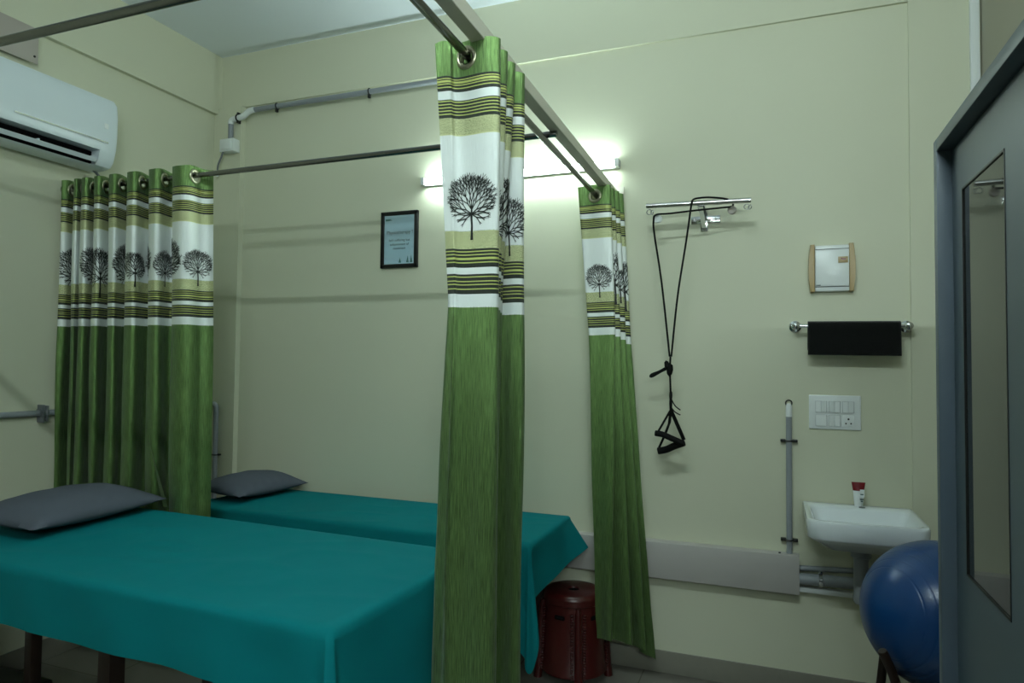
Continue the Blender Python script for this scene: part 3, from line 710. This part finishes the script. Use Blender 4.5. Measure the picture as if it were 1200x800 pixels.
for k in range(4):
    a = a0+k*PI/2; d = V((math.cos(a), math.sin(a), 0)); p = V((-d.y, d.x, 0)); m = MB()
    for e in (0,):
        pa = V((sx, sy, 0))+d*(sr+.0); m.tube([pa+V((0, 0, sh-.05)), pa+d*.004+V((0, 0, sh-.09)), pa+d*.02+V((0, 0, .05)), pa+d*.026], [.012, .017, .021, .022], 14)
    n = 24
    for e in (-1, 1):
        for q in range(n):
            z = sh-.08-q*(sh-.12)/n; o = V((sx, sy, 0))+d*(sr-.004+.016*(1-z/sh))+p*e*.03
            m.lathe([(0, -.0062), (.007, -.003), (.0085, 0), (.007, .003), (0, .0062)], (o.x, o.y, z), (0, 0, 1), 8)
    m.build('leg', M_STOOL, t)
for a in (a0+.62, a0-.62, a0+.62+PI, a0-.62+PI):
    d = V((math.cos(a), math.sin(a), 0)); p = V((-d.y, d.x, 0)); c = V((sx, sy, sh-.10))+d*(sr-.003)
    m = MB(); m.box(-.003, .003, -.026, .026, -.010, .010, .004); m.build('slot', M_DARK, t, xform=Matrix.Translation(c) @ Matrix.Rotation(a, 4, 'Z'))

# ------------------------------------------------------------------ shoulder pulley and cord
t = thing('exercise_pulley', (-.32, 3.5, Z(.73)), 'chrome wall bar with pulleys on the back wall beside the far curtain', 'exercise pulley')
by = 3.31
m = MB(); m.tube([(-.566, by, Z(.789)), (-.081, by, Z(.781))], .0125, 20); m.build('bar', M_BAR, t)
m = MB(); m.box(-.372, -.23, 3.492, 3.5, Z(.722), Z(.760), .002); m.box(-.325, -.29, 3.488, 3.5, Z(.683), Z(.80), .002)
m.prism([(3.496, Z(.80)), (3.496, Z(.76)), (by-.004, Z(.770)), (by-.004, Z(.776))], 'x', -.325, -.29, bev=.001)
m.prism([(3.496, Z(.70)), (3.496, Z(.69)), (by+.002, Z(.768)), (by+.002, Z(.776))], 'x', -.318, -.298)
m.build('bracket', M_CHROME, t)
for x in (-.354, -.252):
    m = MB(); m.lathe([(0, .005), (.007, .005), (.008, 0)], (x, 3.492, Z(.742)), (0, -1, 0), 14); m.build('screw', M_STEEL, t)
for x, zt2 in ((-.552, .776), (-.10, .769)):
    m = MB(); m.torus((x, by, Z(zt2-.018)), (0, 1, 0), .012, .0025, 18, 6); m.torus((x+.014, by, Z(zt2-.02)), (.7, .7, 0), .010, .0022, 18, 6); m.build('hook', M_CHROME, t)
for c, sg in (((-.51, by, Z(.722)), 1), ((-.168, by+.055, Z(.752)), 1)):
    m = MB(); m.lathe([(0, -.009), (.018, -.009), (.02, -.006), (.015, 0), (.02, .006), (.018, .009), (0, .009)], c, (.25, 1, 0), 20); m.build('pulley_wheel', M_WPLA if c[0] < -.3 else M_PLATE, t)
MB().tube([(-.54, by, Z(.748)), (-.514, by, Z(.726))], .0025, 8).build('link', M_CHROME, t)

t = thing('rope_exerciser', (-.45, by, Z(-.02)), 'black cord with hand loop hanging from the chrome wall bar', 'exercise rope')
r = .0047
m = MB(); m.tube(bez([(-.452, by, Z(.05)), (-.49, by, Z(.40)), (-.525, by-.004, Z(.64)), (-.530, by-.006, Z(.712)), (-.515, by-.022, Z(.738)), (-.45, by-.012, Z(.742)), (-.30, by-.014, Z(.749)), (-.215, by+.01, Z(.757)), (-.166, by+.056, Z(.772)),
    (-.170, by+.02, Z(.788)), (-.20, by-.018, Z(.793)), (-.27, by-.012, Z(.806)), (-.325, by-.01, Z(.806)), (-.345, by-.016, Z(.795)), (-.35, by-.018, Z(.77)), (-.375, by-.006, Z(.60)), (-.415, by, Z(.34)), (-.444, by, Z(.05))], 8), r, 8)
m.tube(bez([(-.448, by, Z(.05)), (-.45, by, Z(-.02)), (-.447, by, Z(-.12)), (-.445, by, Z(-.20))]), r, 8); m.build('rope', M_CORD, t)
m = MB()
m.lathe([(0, -.03), (.010, -.02), (.014, 0), (.010, .02), (0, .028)], (-.462, by-.004, Z(.005)), (-.3, 0, 1), 14); m.lathe([(0, -.035), (.012, -.022), (.016, 0), (.012, .022), (0, .03)], (-.450, by-.006, Z(-.012)), (.1, 0, 1), 14)
m.tube(bez([(-.462, by, Z(0)), (-.50, by-.004, Z(-.022)), (-.535, by, Z(-.036)), (-.543, by, Z(-.046)), (-.53, by, Z(-.044)), (-.49, by+.004, Z(-.02)), (-.455, by, Z(-.004))]), .006, 8); m.build('knot', M_CORD, t)
m = MB(); m.lathe([(0, -.06), (.006, -.05), (.0075, -.02), (.0065, 0), (.008, .02), (.0065, .035), (0, .045)], (-.446, by, Z(-.155)), (0, 0, 1), 10)
m.tube(bez([(-.443, by, Z(-.155)), (-.425, by-.004, Z(-.185)), (-.40, by-.006, Z(-.205))]), .003, 6); m.tube(bez([(-.443, by, Z(-.195)), (-.425, by-.004, Z(-.215)), (-.40, by-.006, Z(-.228))]), .003, 6); m.build('whipping', M_CORD, t)
def strap(pts, w, th=.003, dirn=(0, 1, 0)):
    mm = MB(); P = [V(p) for p in pts]; d = V(dirn).normalized(); rows = []
    for i, p in enumerate(P):
        tg = (P[min(i+1, len(P)-1)]-P[max(i-1, 0)]).normalized(); n = tg.cross(d).normalized()
        rows.append([mm.bm.verts.new(p+d*a*w/2+n*b*th/2) for a, b in ((-1, -1), (1, -1), (1, 1), (-1, 1))])
    for A, B in zip(rows, rows[1:]):
        for k in range(4): mm.bm.faces.new((A[k], A[(k+1) % 4], B[(k+1) % 4], B[k]))
    mm.bm.faces.new(rows[0][::-1]); mm.bm.faces.new(rows[-1]); return mm
apex = (-.446, by, Z(-.205))
# two webbing legs, a cross bar and the hand grip
strap([apex, (-.47, by-.01, Z(-.25)), (-.505, by-.022, Z(-.315))], .017, .003, (.8, -.5, .4)).build('webbing', M_CORD, t)
strap([apex, (-.425, by-.006, Z(-.25)), (-.382, by-.014, Z(-.345))], .020, .003, (.8, -.5, .4)).build('webbing', M_CORD, t)
strap([apex, (-.455, by+.02, Z(-.27)), (-.478, by+.03, Z(-.33)), (-.508, by+.022, Z(-.40))], .018, .003, (.8, -.5, .4)).build('webbing', M_CORD, t)
m = MB(); m.tube(bez([(-.515, by-.022, Z(-.318)), (-.48, by-.03, Z(-.322)), (-.44, by-.026, Z(-.338)), (-.385, by-.014, Z(-.362))]), [.012]*31, 12, flat=1.2); m.build('grip', M_CORD, t)
m = MB(); m.tube(bez([(-.51, by+.022, Z(-.408)), (-.47, by+.02, Z(-.398)), (-.43, by+.006, Z(-.378)), (-.383, by-.01, Z(-.358))]), [.014]*31, 12, flat=1.2); m.build('grip', M_CORD, t)

# ------------------------------------------------------------------ distribution box, towel rail, switches
t = thing('distribution_box', (.271, 3.5, Z(.36)), 'white fuse box with tan sides on the back wall above the towel', 'fuse box')
m = MB(); m.box(.198, .345, 3.462, 3.5, Z(.362), Z(.578), .006); m.build('body', M_WPLA, t)
for sg, xa in ((-1, .197), (1, .344)):
    pr2 = [(xa, Z(.36)), (xa+sg*.018, Z(.36)), (xa+sg*.0245, Z(.42)), (xa+sg*.026, Z(.47)), (xa+sg*.0245, Z(.52)), (xa+sg*.018, Z(.583)), (xa, Z(.583))]
    m = MB(); m.prism([(x, z) for x, z in pr2], 'y', 3.455, 3.5, bev=.003); m.build('side_trim', M_GOLD, t, label='curved tan side strip')
m = MB(); m.box(.2, .343, 3.457, 3.464, Z(.385), Z(.557), .002); dr = m.build('door', M_WPLA, t)
MB().box(.2, .343, 3.4605, 3.463, Z(.5575), Z(.5605)).build('door_gap', M_BLACK, t); MB().box(.2, .343, 3.4605, 3.463, Z(.381), Z(.384)).build('door_gap', M_BLACK, t)
m = MB(); m.box(.297, .338, 3.4555, 3.4575, Z(.492), Z(.521), .0005); m.build('sticker', M_GOLD, dr)
m = MB(); m.box(.312, .330, 3.4545, 3.4558, Z(.505), Z(.513)); m.box(.308, .314, 3.4545, 3.4558, Z(.509), Z(.515)); m.build('sticker_print', M_RED, dr)
m = MB(); m.box(.203, .222, 3.456, 3.4573, Z(.388), Z(.392)); m.build('nameplate', M_INK, dr)

t = thing('towel_rail', (.347, 3.5, Z(.2)), 'chrome towel rail on the back wall', 'towel rail')
MB().tube([(.118, 3.43, Z(.199)), (.576, 3.43, Z(.194))], .009, 16).build('bar', M_CHROME, t)
for x, z in ((.112, .199), (.578, .194)):
    m = MB(); m.lathe([(0, 0), (.027, 0), (.027, .006), (.017, .012), (.012, .02), (.012, .06), (.016, .064), (.016, .082), (.010, .086), (0, .086)], (x, 3.5, Z(z)), (0, -1, 0), 26); m.build('flange', M_CHROME, t)
m = MB()
def towel(u, v):
    x = .164+(.545-.164)*u; s = v
    prof = [(3.452, .085), (3.449, .14), (3.447, .19), (3.441, .209), (3.43, .2145), (3.419, .209), (3.414, .19), (3.412, .12), (3.411, .062)]
    f = s*(len(prof)-1); i = min(int(f), len(prof)-2); f -= i
    y = prof[i][0]*(1-f)+prof[i+1][0]*f; z = prof[i][1]*(1-f)+prof[i+1][1]*f
    z += .0035*(1-u)-.002; y += .003*noise.noise(V((x*12, z*6, 2)))
    return V((x, y, Z(z)))
m.grid(towel, 30, 32)
o = m.build('towel', M_TOWEL, None, base=(.355, 3.43, Z(.2)), angle=80)
md = o.modifiers.new('thick', 'SOLIDIFY'); md.thickness = .008; md.offset = 0
tag(o, 'black towel folded over the chrome rail', 'towel')

t = thing('switchboard', (.281, 3.5, Z(-.28)), 'white switch and socket plate on the back wall above the wash basin', 'switchboard')
m = MB(); m.box(.171, .391, 3.490, 3.5, Z(-.283), Z(-.124), .004, 3); m.build('plate', M_WPLA, t)
def mod(ix, iz): 
    x0 = .2+.0575*ix; z0 = Z(-.153-.064*iz); return x0, x0+.047, z0-.05, z0
for iz in (0, 1):
    for ix in (0, 1, 2):
        x0, x1, z0, z1 = mod(ix, iz)
        if (ix, iz) == (2, 1):
            m = MB(); m.box(x0, x1, 3.487, 3.492, z0, z1, .0015); so = m.build('socket', M_WPLA, t)
            m = MB()
            for hx, hz, hr in ((.0235, .034, .0045), (.013, .014, .0035), (.034, .014, .0035)): m.lathe([(0, .0006), (hr, .0006), (hr, 0)], (x0+hx, 3.487, z0+hz), (0, -1, 0), 14)
            m.build('socket_holes', M_BLACK, so)
            continue
        m = MB(); m.box(x0-.001, x1+.001, 3.489, 3.4915, z0-.001, z1+.001); m.build('switch_surround', M_PVC, t)
        halves = 2 if (ix, iz) != (0, 1) else 1
        for h in range(halves):
            w = (x1-x0)/halves; a, b = x0+h*w, x0+(h+1)*w-.001
            m = MB(); tl = .002*(1 if (h+ix) % 2 else -1)
            m.prism([(3.4905, z0), (3.4845+tl, z0), (3.484, (z0+z1)/2), (3.4845-tl, z1), (3.4905, z1)], 'x', a, b, bev=.0008); m.build('switch', M_WPLA, t)

# ------------------------------------------------------------------ ball and stand
bc, br = V((.545, 2.72, Z(-.842))), .249
m = MB(); prof = []
gro = [math.radians(a) for a in (-52, -44, -36, -28, -9, -2, 5, 12, 30, 38, 46, 54)]
n = 300
for i in range(n+1):
    la = -PI/2+PI*i/n; d = sum(math.exp(-((la-g)/.006)**2) for g in gro)*.0016
    rr = br-d; prof.append((max(0, rr*math.cos(la)) if 0 < i < n else 0, rr*math.sin(la)))
m.lathe(prof, bc, (-.80, -.52, .12), 96)
o = m.build('exercise_ball', M_BALL, None, base=(bc.x, bc.y, bc.z-br), angle=80)
tag(o, 'big blue exercise ball in front of the wash basin', 'exercise ball')
t = thing('ball_stand', (bc.x, bc.y, 0), 'dark brown stand holding the blue ball off the floor', 'stand')
zr = Z(-1.052); a = .152
for sx2, sy2 in ((-1, -1), (1, -1), (1, 1), (-1, 1)):
    MB().tube([(bc.x+sx2*(a+.045), bc.y+sy2*(a+.045), 0), (bc.x+sx2*a, bc.y+sy2*a, zr)], [.014, .016], 12).build('leg', M_WOOD, t)
    MB().tube(bez([(bc.x+sx2*a, bc.y+sy2*a, zr-.01), (bc.x+sx2*(a+.022), bc.y+sy2*(a+.01), zr+.06), (bc.x+sx2*(a+.052), bc.y+sy2*(a+.03), zr+.13)]), [.015]*20+[.013], 12).build('arm', M_WOOD, t)
for p, q in (((-1, -1), (1, -1)), ((1, -1), (1, 1)), ((1, 1), (-1, 1)), ((-1, 1), (-1, -1))):
    MB().tube([(bc.x+p[0]*a, bc.y+p[1]*a, zr), (bc.x+q[0]*a, bc.y+q[1]*a, zr)], .013, 12).build('rail', M_WOOD, t)
    MB().tube([(bc.x+p[0]*(a+.03), bc.y+p[1]*(a+.03), .16), (bc.x+q[0]*(a+.03), bc.y+q[1]*(a+.03), .16)], .010, 12).build('stretcher', M_WOOD, t)

# ------------------------------------------------------------------ grey cabinet on the right
cx0, cx1, cy0, cy1, ctop = .330, .862, .52, 1.667, Z(.489)
t = thing('cabinet', ((cx0+cx1)/2, (cy0+cy1)/2, 0), 'tall dark grey cabinet with glass door panel at the right edge', 'cabinet')
fd = .028; fw = .026
m = MB()
m.box(cx0+fd+.03, cx1, cy0+.004, cy1-.004, .02, ctop-.004, .003); m.build('carcass', M_CAB, t)
m = MB()
m.box(cx0, cx0+fd+.035, cy1-fw, cy1, 0, ctop, .0015); m.box(cx0, cx0+fd+.035, cy0, cy0+fw, 0, ctop, .0015)
m.box(cx0, cx0+fd+.035, cy0+fw, cy1-fw, ctop-fw, ctop, .0015); m.box(cx0, cx0+fd+.035, cy0+fw, cy1-fw, 0, .05, .0015); m.build('door_frame', M_CAB, t)
dx = cx0+fd; gy0, gy1, gz0, gz1 = 1.302, 1.563, Z(-.400), Z(.362)
m = MB(); ya, yb2, za, zb2 = cy0+fw+.003, cy1-fw-.003, .055, ctop-fw-.003
m.box(dx, dx+.028, ya, gy0, za, zb2); m.box(dx, dx+.028, gy1, yb2, za, zb2); m.box(dx, dx+.028, gy0, gy1, za, gz0); m.box(dx, dx+.028, gy0, gy1, gz1, zb2)
dr = m.build('door', M_CAB, t, smooth=False)
m = MB(); m.box(dx+.0015, dx+.0065, gy0, gy1, gz0, gz1); m.build('glass_panel', M_CABG, dr, smooth=False, label='dark reflecting glass panel')
m = MB(); k = .0035
m.box(dx-.001, dx+.006, gy1-k, gy1, gz0, gz1); m.box(dx-.001, dx+.006, gy0, gy0+k, gz0, gz1); m.box(dx-.001, dx+.006, gy0, gy1, gz1-k, gz1); m.box(dx-.001, dx+.006, gy0, gy1, gz0, gz0+k); m.build('gasket', M_BLACK, dr, smooth=False)
m = MB(); m.tube(elbow([(dx, .62, Z(-.55)), (dx-.026, .62, Z(-.55)), (dx-.026, .62, Z(-.40)), (dx, .62, Z(-.40))], .012), .006, 10); m.build('handle', M_STEEL, dr)

# ------------------------------------------------------------------ camera, world, view
cam = bpy.data.cameras.new('camera'); co = bpy.data.objects.new('camera', cam); COL.objects.link(co)
f, yaw, pit, rol = 791.18, .36526979, .03526406, .01071652
fw0 = V((-math.sin(yaw), math.cos(yaw), 0)); rt0 = V((math.cos(yaw), math.sin(yaw), 0)); up0 = V((0, 0, 1))
fwd = fw0*math.cos(pit)+up0*math.sin(pit); up = up0*math.cos(pit)-fw0*math.sin(pit)
rt = rt0*math.cos(rol)+up*math.sin(rol); up2 = up*math.cos(rol)-rt0*math.sin(rol)
Mx = Matrix((rt, up2, -fwd)).transposed().to_4x4(); Mx.translation = V((0, 0, H))
co.matrix_world = Mx
cam.sensor_width = 36; cam.lens = 36*f/1200; cam.clip_start = .02
sc.camera = co
w = bpy.data.worlds.new('world'); sc.world = w; w.use_nodes = True
w.node_tree.nodes['Background'].inputs[0].default_value = (.5, .56, .6, 1); w.node_tree.nodes['Background'].inputs[1].default_value = .0
sc.view_settings.view_transform = 'Standard'; sc.view_settings.look = 'None'; sc.view_settings.exposure = 0; sc.view_settings.gamma = 1; sc.view_settings.use_curve_mapping = False
sc.cycles.use_denoising = True
sc.cycles.max_bounces = 10; sc.cycles.diffuse_bounces = 6
